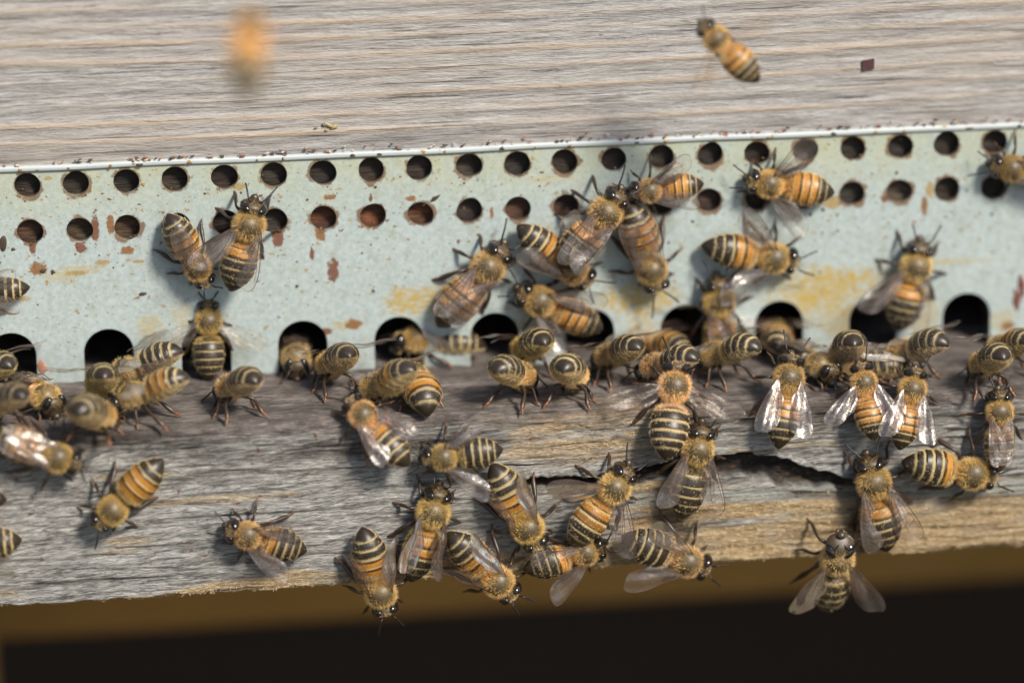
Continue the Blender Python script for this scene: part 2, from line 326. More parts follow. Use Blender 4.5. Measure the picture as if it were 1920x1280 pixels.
# dark inside of the hive behind the arches
Vs, Fs, off = [], [], 0
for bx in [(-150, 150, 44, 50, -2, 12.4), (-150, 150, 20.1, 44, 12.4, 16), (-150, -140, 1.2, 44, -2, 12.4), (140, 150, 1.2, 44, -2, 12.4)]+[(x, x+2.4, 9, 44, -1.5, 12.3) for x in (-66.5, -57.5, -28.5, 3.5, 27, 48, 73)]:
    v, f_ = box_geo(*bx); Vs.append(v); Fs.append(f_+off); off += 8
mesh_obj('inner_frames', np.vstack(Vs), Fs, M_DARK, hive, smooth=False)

# landing board: dense displaced sheet wrapped over the rounded front edge
R1, R2 = 1.7, .7
prof = [(44, 0), (24, 0), (8, 0)]
pp = [(y, 0.) for y in np.arange(7.6, YF+R1, -.24)] + [(YF+R1-R1*math.sin(t), -R1+R1*math.cos(t)) for t in np.linspace(0, math.pi/2, 22)] \
    + [(YF, z) for z in np.arange(-R1-.2, ZB+R2, -.2)] + [(YF+R2-R2*math.cos(t), ZB+R2-R2*math.sin(t)) for t in np.linspace(0, math.pi/2, 7)] + [(y, ZB) for y in np.arange(YF+R2+.3, -8, .5)] + [(0, ZB), (20, ZB)]
prof = np.array(prof+pp); ds = np.r_[0, np.cumsum(np.linalg.norm(np.diff(prof, axis=0), axis=1))]
tg = np.gradient(prof, axis=0); nrm = np.stack([tg[:, 1], -tg[:, 0]], 1); nrm /= np.linalg.norm(nrm, axis=1)[:, None]
nrm = -nrm if nrm[2, 1] < 0 else nrm
xs = xs_dense(-88, 88, .2, 230)
X, Sg = np.meshgrid(xs, ds, indexing='ij'); PY = np.broadcast_to(prof[:, 0], X.shape); PZ = np.broadcast_to(prof[:, 1], X.shape)
s_edge = ds[np.argmin(np.abs(prof[:, 0]-YF)+np.abs(prof[:, 1]+R1))]
front = sstep(-.8, -2.2, PZ); topm = 1-front
wx = X+0*Sg; ws = Sg+.5*vnoise(X*.03, Sg*.05, 71)+ .020*X
dsp = .55*fbm(X*.03, Sg*.07, 51, 2)+.20*fbm(wx*.07, ws*.8, 52, 3)+.15*fbm(wx*.2, ws*2.6, 54, 2)+.05*vnoise(wx*.7, ws*7, 55)
rid = (1-np.abs(vnoise(wx*.09, ws*1.15, 58)))**3+.6*(1-np.abs(vnoise(wx*.2+9, ws*2.3, 59)))**3; dsp -= .30*rid*(.25+.75*front)
edge_z = np.exp(-((Sg-s_edge)/2.2)**2); dsp += edge_z*(.42*fbm(X*.22, Sg*.5, 86)-.12)
fis = np.clip(vnoise(wx*.045, ws*1.5, 57)-.45, 0, 1)*2; dsp -= .35*fis*front
raw = np.zeros_like(X); dark_tone = .6*np.clip(fis, 0, 1)*front+.35*sstep(1.05, 1.5, rid)*front; blue = np.zeros_like(X)
# deep crack along the front face on the right-hand side
cx = np.array([-4, -1.8, 3, 7, 10, 14, 18, 22, 26, 30, 35.4, 40, 44, 47.5, 50]); cz = np.array([-11.2, -10.4, -10.6, -10.4, -9.6, -9.4, -8.9, -8.5, -8.1, -7.9, -8.4, -10.3, -11.4, -13.0, -13.6])
cw = np.array([.1, .8, 1.0, 1.1, 1.1, 1.3, 1.4, 1.5, 1.8, 2.2, 2.4, 2.0, 1.4, .7, .1])
zc = np.interp(xs, cx, cz)[:, None]+.35*vnoise(X*.35, X*0, 61)+.2*vnoise(X*1.1, X*0, 62); wd = np.interp(xs, cx, cw, left=0.001, right=.001)[:, None]+.0
inx = sstep(-4, 0, X)*sstep(50, 46, X)
lo = zc-wd*1.6-.35*wd*vnoise(X*.5, X*0+9, 63)
inside = sstep(0.15, -.12, PZ-zc)*sstep(-.25, .25, PZ-lo)*inx*front
dsp -= 2.8*inside*(.75+.35*fbm(X*.4, PZ*.7, 64)) ; dark_tone = np.maximum(dark_tone, inside*.96)  # crack interior recessed and coloured darker
# lip of worn wood above the crack, raw and chipped
crum = np.exp(-((PZ-(zc+.25))/.7)**2)*sstep(-6, -1, X)*sstep(26, 18, X)*front; dsp += crum*(.5*fbm(X*1.2, PZ*1.3, 91)+.2); dark_tone = np.maximum(dark_tone, .6*crum*sstep(-.2, .3, fbm(X*1.0, PZ*1.4, 92)))
tip = np.exp(-((PZ-(zc+.45))/.5)**2)*inx*front; dsp += .45*tip
q = fbm(X*.12, Sg*.4, 66); inx_up = np.where(np.abs(X-22) < 26, sstep(-.5, .4, PZ-zc), sstep(-10.5, -9, PZ))
wn = fbm(X*.16, Sg*.35, 90); worn = sstep(-9, 1, X+9*wn)*sstep(25, 15, X+7*wn)*sstep(.2, -2.2, PZ+1.6*wn-.4)*inx_up*(PY < -15)
worn = worn*sstep(-9.5, -5.0, PZ+.10*(X-4)+2.0*vnoise(X*.12, X*0, 93)); streak = sstep(-.35, .3, vnoise(wx*.10, ws*1.6, 94)+.15*vnoise(wx*.5, ws*4, 95)+.12)
raw = np.maximum(raw, worn*(.25+.62*streak)*sstep(-.45, .25, q+.22)); dsp += worn*.25*fbm(X*.5, Sg*.9, 67)
# tan stripes under the crack, bluish weathered stripes between them
u = PZ+.02*(X-10)+.5*vnoise(X*.06, PZ*.2, 68)
below = sstep(6, 16, X)*front*sstep(.2, -.5, PZ-lo)
raw = np.maximum(raw, below*sstep(-.25, .25, vnoise(X*.03, u*.55, 69)+.35))
blue = np.maximum(blue, below*sstep(.25, .5, vnoise(X*.02+3, u*.45+1.3, 70)))
# unweathered strip along the lower edge, widening to the right
strip = np.interp(xs, [-230, -62, -54, -44, -20, 5, 25, 50, 75, 230], [.0, 0., .8, 2.0, 3.0, 3.8, 5.2, 8.0, 9.5, 9.5])[:, None]
raw = np.maximum(raw, sstep(.5, -.4, PZ-(ZB+strip)-.8*fbm(X*.2, PZ*.5, 72))*(strip > .05)*.95)
raw = np.maximum(raw, (PZ < ZB+.3)*1.0)
raw = np.maximum(raw, .55*sstep(.38, .55, fbm(X*.05, ws*.5, 75))*front)
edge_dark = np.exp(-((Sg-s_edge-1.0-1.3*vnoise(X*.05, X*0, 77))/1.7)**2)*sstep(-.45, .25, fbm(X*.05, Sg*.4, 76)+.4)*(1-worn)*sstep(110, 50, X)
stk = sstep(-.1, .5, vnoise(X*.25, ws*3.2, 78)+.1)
dark_tone = np.maximum(dark_tone, .96*edge_dark*(.62+.38*stk)); dark_tone = np.maximum(dark_tone, .7*worn*sstep(.25, .5, fbm(X*.3, Sg*.9, 96)))  # darker streaked band along the front edge; dirt spots on worn wood
dark_tone = np.maximum(dark_tone, .5*sstep(.45, .65, fbm(X*.06+4, ws*1.1, 79))*front*(1-raw))
dsp += .18*edge_dark*0
jag = .5*vnoise(X*.5, X*0+3, 80)+.3*vnoise(X*1.7, X*0+5, 81)
YY = PY+nrm[:, 0]*dsp; ZZ = PZ+nrm[:, 1]*dsp + ledge_z(X) + np.where(PZ < ZB+1.2, .35*jag, 0) - 1.35*sstep(25, -80, X)*np.clip(-PZ/25, 0, 1)
V = np.stack([X, YY, ZZ], -1).reshape(-1, 3)
ledge = mesh_obj('landing_board', V, [grid_faces(len(xs), len(ds))], M_LEDGE, hive, attrs=dict(raw=raw, dark_tone=dark_tone, blue=np.clip(blue*(1-dark_tone), 0, .8), top=topm))
ledge['label'] = 'grey splintered landing board with a deep dark crack and raw tan lower edge'
LV = V.reshape(len(xs), len(ds), 3)
def ledge_front_y(x, z):   # displaced surface of the front face at (x, z)
    i = int(np.argmin(np.abs(xs-x))); m = prof[:, 1] < -.5; j = np.where(m)[0][np.argmin(np.abs(LV[i, m, 2]-z))]; return LV[i, j, 1]
# loose fibres on raw wood
def strands(B, D, L, wd, colr):
    n_ = len(B); side = np.cross(D, rng.normal(size=(n_, 3))); side /= np.linalg.norm(side, axis=1)[:, None]
    bend = rng.normal(size=(n_, 3))*.35
    p0, p1 = B, B+D*(L*.5)[:, None]; D2 = D+bend; D2 /= np.linalg.norm(D2, axis=1)[:, None]; p2 = p1+D2*(L*.5)[:, None]
    V = np.stack([p0-side*wd, p0+side*wd, p1+side*wd*.7, p1-side*wd*.7, p2], 1).reshape(-1, 3); i = np.arange(n_)[:, None]*5
    return V, i+np.array([[0, 1, 2, 3]]), i+np.array([[3, 2, 4]]), np.repeat(colr, 5, 0)
ii = rng.integers(0, len(xs), 60000); jj = rng.integers(0, len(ds), 60000); keep = (raw[ii, jj] > .6)*(np.abs(xs[ii]) < 88)*(prof[jj, 0] < -15)*(prof[jj, 1] < -.3)*(dark_tone[ii, jj] < .3); ii, jj = ii[keep], jj[keep]
bot = prof[jj, 1] < ZB+1.2; sel = rng.random(len(ii)) < np.where(bot, .9, .4); ii, jj, bot = ii[sel], jj[sel], bot[sel]
B = LV[ii, jj]; D = np.stack([rng.normal(0, .6, len(ii)), nrm[jj, 0]*.7, nrm[jj, 1]*.7-.75*bot-.3], 1)+rng.normal(0, .25, (len(ii), 3)); D /= np.linalg.norm(D, axis=1)[:, None]
L = np.where(bot, rng.uniform(.12, .42, len(ii)), rng.uniform(.25, .8, len(ii)))
cf = np.ones((len(ii), 4)); cf[:, :3] = np.array((.58, .45, .26))*rng.uniform(.6, 1.35, (len(ii), 1))
v, f4, f3, c = strands(B, D, L, .035, cf)
fo = mesh_obj('wood_fibres', v, [f4, f3], M_FIB, ledge, col=c); fo['kind'] = 'stuff'

# propolis / rust blobs: real deposits lying on the plate
def blobs(items, name, parent, n=22, th=.10):
    Vs, Fs, Cs, off = [], [], [], 0
    for (x, y, z, rx, rz, ang, colr) in items:
        ph = rng.uniform(0, 6.28, 4); am = rng.uniform(.05, .28, 4); th_ = np.linspace(0, 2*np.pi, n, endpoint=False)
        r = 1+sum(am[k]*np.sin((k+1)*th_+ph[k]) for k in range(4))*.7
        ca, sa = math.cos(ang), math.sin(ang)
        for sc_, hh in ((1, 0), (.85, th*.8), (.4, th)):
            a, b_ = rx*r*sc_*np.cos(th_), rz*r*sc_*np.sin(th_); Vs.append(np.stack([x+a*ca-b_*sa, np.full(n, y-hh), z+a*sa+b_*ca], 1))
        Vs.append(np.array([[x, y-th, z]]))
        Fs.append(grid_faces(3, n, True, off)); k = off+2*n; T = [(k+j, k+(j+1) % n, off+3*n, off+3*n) for j in range(n)]
        Fs.append(np.array([t[:3] for t in T])); Cs.append(np.tile((*colr, 1), (3*n+1, 1))); off += 3*n+1
    return mesh_obj(name, np.vstack(Vs), Fs, M_WAX, parent, col=np.vstack(Cs))
RU, DK, OR, TN = (.15, .055, .022), (.045, .03, .02), (.22, .10, .03), (.30, .20, .085)
def pw(px, py, rx, rz, ang=0, c=RU, y=-.07): q = hit(px, py, (0, 1, 0), 0); return (q[0], y, q[2], rx*.062, rz*.066, ang, c)
its = [pw(99, 510, 6, 5, 0, DK), pw(80, 508, 7, 6, .5, DK), pw(815, 372, 13, 5, .6, DK), pw(557, 536, 4, 4, 0, DK), pw(885, 510, 4, 4, 0, RU), pw(700, 545, 4, 4, 0, DK), pw(5, 455, 10, 16, 0, DK), pw(1905, 560, 10, 26, 0, (.12, .04, .028)), pw(1915, 535, 9, 24, .1, (.12, .035, .028)), pw(80, 688, 12, 16, .2, (.30, .14, .085)), pw(268, 345, 5, 5, 0, TN), pw(860, 452, 4, 5, 0, RU), pw(1110, 610, 14, 12, 0, (.2, .1, .05))]
for k in range(240):
    x, z = rng.uniform(-80, 80), rng.uniform(8, 33); s = abs(rng.normal(0, .08))+.04
    if k % 3: x = rng.integers(-10, 11)*P+rng.normal(0, 2.2); z = rng.choice((Z2, Z1))-abs(rng.normal(0, 2.4))-1.2
    its.append((x, -.07, z, s*rng.uniform(.8, 1.8), s, rng.uniform(-.5, .5), [RU, DK, OR, TN, DK][rng.integers(5)]))
blobs(its, 'propolis_stains', plate)['kind'] = 'stuff'
# crumbs caught along the rim, a wax crumb and a dark nail head on the board
its = []
for k in range(170):
    x = rng.uniform(-82, 82); s = rng.uniform(.07, .22); its.append((x, -.2-rng.random()*.3, LIP+1.6+abs(rng.normal(0, .35)), s*rng.uniform(1, 2.4), s*.8, rng.uniform(-.4, .4), [RU, OR, DK, (.45, .35, .30), (.30, .10, .06), DK][rng.integers(6)]))
for px in np.linspace(20, 1900, 22):
    q = hit(px+rng.uniform(-30, 30), 320-85*px/1920, (0, 1, 0), -1.2); its.append((q[0], -.52, LIP+1.0, rng.uniform(.15, .5), rng.uniform(.1, .28), 0, [DK, TN, OR][rng.integers(3)]))
blobs(its, 'rim_crumbs', plate, 14, .22)['kind'] = 'stuff'
q = hit(617, 236, (0, 1, 0), 0)
its = [(q[0]+rng.normal(0, .9), -.12-rng.random()*.1, q[2]+rng.normal(0, .5), rng.uniform(.2, .55), rng.uniform(.1, .26), rng.uniform(-.6, .6), (.33, .25, .12) if k % 3 else (.22, .15, .07)) for k in range(9)]
o = blobs(its, 'wax_crumb', None, 14, .2); o['label'] = 'small yellow wax crumb stuck on the grey board above the metal rim'; o['category'] = 'wax crumb'
V, Fq = box_geo(qh[0]-.95, qh[0]+.85, -.32, .2, qh[2]-.75, qh[2]+.75); V[:, 2] += (V[:, 0]-qh[0])*.12
mesh_obj('nail_head', V, [Fq], M_WAX, hive, col=np.tile((.055, .02, .022, 1), (8, 1)), smooth=False)

# floor rail below and behind the landing board, the hive stand and the ground
a, c_ = hit(0, 1203, (0, 1, 0), 62), hit(1900, 1088, (0, 1, 0), 62); sl = (c_[2]-a[2])/(c_[0]-a[0])
n = 60; xr = np.linspace(-230, 230, n)
V = np.array([[(x, y, z+a[2]+sl*(x-a[0])) for (y, z) in ((96, 40), (62, 40), (62, 1.5), (63.2, 0), (96, 0))] for x in xr]).reshape(-1, 3)
mesh_obj('floor_rail', V, [grid_faces(n, 5)], M_RAIL, hive)
stand = empty('hive_stand', (0, 60, -350)); stand['label'] = 'wooden stand under the hive floor, shade painted into its panel'; stand['category'] = 'hive stand'
def part(name, m, parent, *bxs, loc=(0, 0, 0)):
    Vs, Fs, off = [], [], 0
    for bx in bxs: v, f_ = box_geo(*bx); Vs.append(v-np.array(loc)); Fs.append(f_+off); off += 8
    return mesh_obj(name, np.vstack(Vs), Fs, m, parent, smooth=False)
part('back_panel', M_DARK, stand, (-230, 230, 140, 150, -350, -46), loc=(0, 60, -350))
part('leg', M_RAIL, stand, (-112, -80.5, 8, 36, -350, -46), loc=(0, 60, -350))
part('leg', M_RAIL, stand, (150, 190, 8, 36, -350, -46), loc=(0, 60, -350))
part('shelf', M_DARK, stand, (-230, 230, 8, 139.5, -170, -160), loc=(0, 60, -350))
V = np.array([(-6e5, -6e5, -350.), (6e5, -6e5, -350), (6e5, 6e5, -350), (-6e5, 6e5, -350)])
g = mesh_obj('ground', V, [np.array([[0, 1, 2, 3]])], M_SOIL); g['kind'] = 'structure'

# ------------------------------------------------------------------ bee materials
N = NT('bee_body'); cc = N.attr('Col', 'Color'); al = N.attr('Col', 'Alpha'); nn = N.noise(N.coords(3, 3, 3), 1, 3)
M_BEE = N.set(Base_Color=N.mix(N.math('MULTIPLY', nn, .45), cc, (.02, .014, .008)), Roughness=al, Normal=N.bump(N.noise(N.coords(9, 9, 9), 1, 2), .25, .00006))
N = NT('bee_eye'); M_EYE = N.set(Base_Color=(.010, .007, .006), Roughness=.16, Coat_Weight=.4)
N = NT('bee_hair'); tr = N.t.nodes.new('ShaderNodeBsdfTranslucent'); mx = N.t.nodes.new('ShaderNodeMixShader'); cc = N.attr('Col', 'Color')
N.put(tr.inputs[0], cc); N.set(Base_Color=cc, Roughness=.55); mx.inputs[0].default_value = .55
N.t.links.new(N.b.outputs[0], mx.inputs[1]); N.t.links.new(tr.outputs[0], mx.inputs[2]); N.t.links.new(mx.outputs[0], N.out.inputs[0]); M_HAIR = N.m
def wing_mat(name, colr, opac, gloss, fk=.8):
    N = NT(name); t = N.t; tr = t.nodes.new('ShaderNodeBsdfTransparent'); gl = t.nodes.new('ShaderNodeBsdfGlossy'); df = t.nodes.new('ShaderNodeBsdfDiffuse'); tl = t.nodes.new('ShaderNodeBsdfTranslucent')
    m1, m2, m3 = [t.nodes.new('ShaderNodeMixShader') for _ in range(3)]
    nz = N.noise(N.coords(.9, .9, .9), 1, 3, .6); bp = N.bump(nz, .4, .0004)
    tr.inputs[0].default_value = (.97, .94, .90, 1); gl.inputs[0].default_value = (1, .97, .95, 1); gl.inputs[1].default_value = .30
    t.links.new(bp, gl.inputs['Normal']); df.inputs[0].default_value = (*colr, 1); tl.inputs[0].default_value = (*colr, 1); m1.inputs[0].default_value = .4
    t.links.new(df.outputs[0], m1.inputs[1]); t.links.new(tl.outputs[0], m1.inputs[2])
    m2.inputs[0].default_value = opac; t.links.new(tr.outputs[0], m2.inputs[1]); t.links.new(m1.outputs[0], m2.inputs[2])
    fr = t.nodes.new('ShaderNodeFresnel'); fr.inputs[0].default_value = 1.5
    N.put(m3.inputs[0], N.math('ADD', N.math('MULTIPLY', fr.outputs[0], fk), gloss))
    t.links.new(m2.outputs[0], m3.inputs[1]); t.links.new(gl.outputs[0], m3.inputs[2]); t.links.new(m3.outputs[0], N.out.inputs[0]); return N.m
M_WING = wing_mat('bee_wing', (.52, .44, .42), .10, .03)
M_WFAINT = wing_mat('bee_wing_clear', (.50, .40, .34), .07, .0, .3)
N = NT('bee_wing_vein'); M_VEIN = N.set(Base_Color=(.06, .03, .016), Roughness=.5)

# ------------------------------------------------------------------ bee builder (mm, +x forward, +z up, waist at the origin)
ST = [  # x, half width, half height, z offset, rings to the next station
 (6.00, .20, .25, -.55, 3), (5.92, .85, .95, -.50, 4), (5.65, 1.45, 1.45, -.45, 5), (5.25, 1.86, 1.66, -.35, 5), (4.90, 1.74, 1.5, -.20, 5), (4.60, 1.15, 1.05, 0, 4), (4.38, .70, .70, .1, 4),
 (4.15, 1.20, 1.20, .12, 5), (3.75, 1.62, 1.60, .2, 6), (3.1, 1.92, 1.9, .26, 8), (2.3, 1.98, 1.96, .28, 8), (1.5, 1.8, 1.78, .2, 7), (.85, 1.4, 1.4, 0, 6), (.40, .75, .75, -.2, 5), (.12, .5, .5, -.3, 4),
 (-.12, .85, .85, -.2, 5), (-.5, 1.60, 1.5, -.1, 8), (-1.2, 2.2, 1.95, 0, 14), (-2.5, 2.52, 2.15, 0, 16), (-4.0, 2.45, 2.08, 0, 14), (-5.3, 2.05, 1.75, 0, 12), (-6.4, 1.36, 1.2, -.05, 10), (-7.2, .66, .6, -.12, 7), (-7.6, .12, .12, -.15, 1)]
def stations():
    c = np.array([s[:4] for s in ST]); out = []
    for i in range(len(c)-1):
        p0 = c[max(i-1, 0)]; p1 = c[i]; p2 = c[i+1]; p3 = c[min(i+2, len(c)-1)]
        for t in np.arange(ST[i][4])/ST[i][4]:
            out.append(.5*((2*p1)+(-p0+p2)*t+(2*p0-5*p1+4*p2-p3)*t*t+(-p0+3*p1-3*p2+p3)*t**3))
    return np.array(out+[c[-1]])
RING = stations(); RING[:, 1:3] = np.maximum(RING[:, 1:3], .08); NR, NK = len(RING), 36
SEGB = np.array([0, .10, .28, .45, .61, .755, 1.0])
def rot2(v, a): return np.stack([v[..., 0]*math.cos(a)-v[..., 1]*math.sin(a), v[..., 0]*math.sin(a)+v[..., 1]*math.cos(a)], -1)
def wing_surf(u, v, L, ph): return .16*np.sin(u*1.1+ph)*np.clip(u/3, 0, 1)+.14*np.sin(v*2.6+u*.6+ph)*np.clip(u/2, 0, 1)-.05*v*v
LE = np.array([(0, .05), (1.5, .32), (4, .50), (6.6, .48), (8.2, .22), (8.95, -.25), (9.2, -.8)]); TE = np.array([(0, -.05), (.9, -.55), (2.2, -1.35), (4.0, -2.35), (5.6, -2.95), (7.2, -2.95), (8.4, -2.2), (9.2, -.8)])
HLE = np.array([(0, .05), (1.5, .25), (3.4, .25), (5.2, .0), (6.2, -.6)]); HTE = np.array([(0, -.05), (.8, -.7), (2.0, -1.6), (3.4, -2.05), (4.8, -1.85), (5.8, -1.3), (6.2, -.6)])
VEIN = [[(0, 0), (3, .0), (6, .12), (8.0, .05)], [(.3, -.1), (3, -.75), (5.5, -1.3), (7.4, -1.5)], [(1.4, -.5), (4.0, -1.85), (5.8, -2.4)], [(3, 0), (3.2, -.8)], [(5, .05), (5.3, -1.25)], [(6.2, .1), (6.9, -1.45)], [(5.3, -1.3), (5.0, -2.2)], [(3.4, -.85), (3.3, -1.5)]]
HVEIN = [[(0, 0), (2.2, -.25), (4.6, -.5)], [(.3, -.1), (2, -.9), (4, -1.4)], [(2.4, -.3), (2.6, -1.1)]]
def wing_geo(hind, rg, vk=1.0):
    le, te = (HLE, HTE) if hind else (LE, TE); nu, nv = 26, 9; ph = rg.uniform(0, 6)
    a, b = smooth_path(le, nu), smooth_path(te, nu); t = np.linspace(0, 1, nv)[None, :, None]
    uv = (a[:, None]*(1-t)+b[:, None]*t).reshape(-1, 2); f = grid_faces(nu, nv); Vs = [np.c_[uv, wing_surf(uv[:, 0], uv[:, 1], 9, ph)]]; F4, F3 = [f], []; off = len(uv); nm = len(f); k3 = 0
    paths = [(a, .07 if not hind else .055), (b, .028)]+[(smooth_path(np.array(p), 9), .044 if not hind else .032) for p in (HVEIN if hind else VEIN)]
    for p, r in paths:
        v, q, tr_ = tube(np.c_[p, wing_surf(p[:, 0], p[:, 1], 9, ph)], np.linspace(r, r*.55, len(p))*vk, 4); Vs.append(v); F4.append(q+off); F3.append(tr_+off); off += len(v)
    F4 = np.vstack(F4); F3 = np.vstack(F3); mi = np.r_[np.zeros(nm), np.ones(len(F4)-nm+len(F3))]
    return np.vstack(Vs), F4, F3, mi
BLK, ORG, BRN, PALE, GOLD = [np.array(c) for c in ((.022, .0145, .009), (.45, .195, .028), (.14, .057, .013), (.53, .405, .19), (.56, .34, .095))]
bees = []
def bee(label, surf, place, o=2, wings='fold', pitch=None, curl=None, h=2.55, scale=None, head=(0, 0), fur=1.0, light=1.0, roll=0, legs=None, tilt=0, refx=None, tarsus=None, hang=False, alpha=None, beh=None, noabd=False, group='honey bees crowding the hive entrance'):
    """surf: W wall, F front face, T top of the landing board, A air. place: W/F/A (hx,hy,tx,ty) pixels of head and tail tip; T (px,py,heading deg)"""
    rg = np.random.default_rng(len(bees)*13+7)
    top = surf == 'T'; strch = rg.uniform(.95, 1.08)
    if top and pitch is None or (top and pitch > 12):
        side_on = curl is not None and curl[0] == 8
        if not side_on: place = (place[0], place[1], 90+(place[2]-90)*.62); strch *= .88; curl = curl or (10, -62)
        else: strch *= .95
    pitch = math.radians((29 if top else 0) if pitch is None else (pitch+(12 if top and pitch > 12 else 0)))      # + raises the abdomen
    if top and pitch > math.radians(20) and h == 2.55: h = 4.7
    a0, a1 = (math.radians(c) for c in (((12, -50) if top else (2, -10)) if curl is None else curl))   # abdomen angle at its base, and extra at the tip
    def pose(V):      # body space -> root space (before scale)
        V = np.array(V, float); V[..., 0] = np.where(V[..., 0] < 0, V[..., 0]*strch, V[..., 0]); x, y, z = V[..., 0].copy(), V[..., 1], V[..., 2].copy()
        t = np.clip(-x/7.6, 0, 1.12); ang = a0*np.minimum(t*5, 1)+a1*t*t
        tt = np.linspace(0, 1.12, 68); aa = a0*np.minimum(tt*5, 1)+a1*tt*tt; tt = tt; cxs = np.r_[0, np.cumsum(-np.cos(aa[:-1])*7.6*1.12/67)]; czs = np.r_[0, np.cumsum(np.sin(aa[:-1])*7.6*1.12/67)]
        isab = x < 0; X = np.where(isab, np.interp(t, tt, cxs)+z*np.sin(ang), x); Z = np.where(isab, np.interp(t, tt, czs)+z*np.cos(ang), z)
        Yv = y.copy()
        hp, hy = math.radians(head[0]), math.radians(head[1]); wgt = np.clip((x-4.2)/.5, 0, 1)
        dx, dz = X-4.3, Z-.1; X2 = 4.3+dx*np.cos(hp*wgt)+dz*np.sin(hp*wgt); Z2_ = .1-dx*np.sin(hp*wgt)+dz*np.cos(hp*wgt); X, Z = X2, Z2_
        dx = X-4.3; X, Yv = 4.3+dx*np.cos(hy*wgt)-Yv*np.sin(hy*wgt), Yv*np.cos(hy*wgt)+dx*np.sin(hy*wgt)
        cr, sr = math.cos(math.radians(roll)), math.sin(math.radians(roll)); Yv, Z = Yv*cr-Z*sr, Yv*sr+Z*cr
        cp, sp_ = math.cos(pitch), math.sin(pitch)
        return np.stack([X*cp+Z*sp_, Yv, -X*sp_+Z*cp+h], -1)
    # ---- place the root on its surface
    if top:
        px, py, hd = place; s = scale or 1.0; hd = math.radians(hd); rx = -3.8 if refx is None else refx
        c = pose(np.array([[rx, 0, 0.]]))[0]*s; zg = 0.
        for _ in range(3): q = hit(px, py, (0, 0, 1), zg+c[2]); ox, oy = c[0]*math.cos(hd)-c[1]*math.sin(hd), c[0]*math.sin(hd)+c[1]*math.cos(hd); zg = ledge_z(q[0]-ox)
        pos = np.array([q[0]-ox, q[1]-oy, zg]); Zb = np.array([.0075, 0, 1.]); Xb = np.array([math.cos(hd), math.sin(hd), 0])
    else:
        hx, hy_, tx, ty = place; tl = math.radians(tilt); Zb = np.array([0, -math.cos(tl), math.sin(tl)])
        d = {'W': 0.05, 'F': -YF}.get(surf, beh)
        base = np.array([0, -d, 0.]); 
        if surf == 'F' and tilt: base = np.array([0, -(21-2.6+2.6*math.cos(tl)), -2.6+2.6*math.sin(tl)])
        k = Zb@base+h*1.0*(1 if surf != 'A' else 0)
        H, T = hit(hx, hy_, Zb, k), hit(tx, ty, Zb, k); dv = H-T; Ln = np.linalg.norm(dv); s = scale or min(1.16, max(.80, Ln/13.4)); Xb = dv/Ln
        mid = T+dv*.56; pos = mid-Zb*h*s
        if surf == 'F' and not tilt: pos[1] = min(pos[1], ledge_front_y(mid[0], min(-1.5, max(mid[2], ZB+1)))+.1)
    Zb = Zb/np.linalg.norm(Zb); Xb = Xb-Zb*(Xb@Zb); Xb /= np.linalg.norm(Xb); Yb = np.cross(Zb, Xb)
    root = bpy.data.objects.new('honey_bee', None); root.empty_display_size = .003; COL.objects.link(root)
    root.matrix_world = Matrix(((Xb[0], Yb[0], Zb[0], pos[0]*S), (Xb[1], Yb[1], Zb[1], pos[1]*S), (Xb[2], Yb[2], Zb[2], pos[2]*S), (0, 0, 0, 1)))
    root['label'] = label; root['category'] = 'bee'; root['group'] = group
    bees.append(root)
    # ---- body loft
    fat = rg.uniform(.92, 1.05); hairv = rg.uniform(.82, 1.12); th = np.arange(NK)*2*np.pi/NK; R_ = RING; x = R_[:, 0]; t = np.clip(-x/7.6, 0, 1); ab = x < -.05
    sg = np.clip(np.searchsorted(SEGB, t, side='right')-1, 0, 5); ss = (t-SEGB[sg])/(SEGB[sg+1]-SEGB[sg]); saw = np.where(ab, 1+.075*(ss-.5), 1)*np.where(ab, fat, 1)
    Y = R_[:, 1:2]*saw[:, None]*np.cos(th)[None]; Zl = np.sin(th)[None]; Zc = R_[:, 2:3]*saw[:, None]*np.where(Zl < 0, .86, 1.0)*Zl
    Xv = np.repeat(x[:, None], NK, 1).copy()
    # tergite margins bow backwards on the sides
    B0 = np.stack([Xv, Y, R_[:, 3:4]+Zc], -1)
    up = np.sin(th)[None]+0*Xv; wob = .05*np.sin(th*5+rg.uniform(0, 6))[None]*0
    # colours
    Cc = np.zeros((NR, NK, 4)); Cc[..., 3] = .5
    tq = np.clip(t[:, None]-.022*(1-up)*1.0, 0, 1); sgq = np.clip(np.searchsorted(SEGB, tq.ravel(), side='right')-1, 0, 5).reshape(tq.shape); sq = (tq-SEGB[sgq])/(SEGB[sgq+1]-SEGB[sgq])
    og, br, pl, gd = [c*rg.uniform(.72, 1.15) for c in (ORG, BRN, PALE, GOLD)]; bandv = rg.uniform(.75, 1.15); cream = rg.uniform(.6, .95)
    for k in range(6):
        m = (sgq == k) & ab[:, None]
        onum = o-(k-1) if k else o     # how orange this tergite is
        basec = og if onum >= 1 else (og*.5+br*.5 if onum > 0 else BLK); marg = BLK*1.6 if onum < 1 else br*.45
        pw_ = [.0, .16, .26, .28, .25, .13][k] if o >= 2 else [.0, .20, .27, .28, .25, .13][k]
        pw_ *= bandv
        pc = gd*.75+pl*.25 if onum >= 1 else pl*light
        wv = .10*fbm(th[None]*4+0*sq, sq*0+k*3.1, 5+len(bees))
        fp = cream*sstep(pw_+.10, pw_-.09, sq+wv)[..., None] if pw_ else 0*sq[..., None]
        fm = sstep(.66, .78, sq+wv)[..., None] if onum >= 1 else 0*sq[..., None]
        if k == 5: basec = BLK; fm = fm*0
        col = basec*(1-fm)+marg*fm; col = col*(1-fp)+pc*fp
        Cc[..., :3][m] = col[m]; Cc[..., 3][m] = (.38+.4*fp[..., 0])[m]
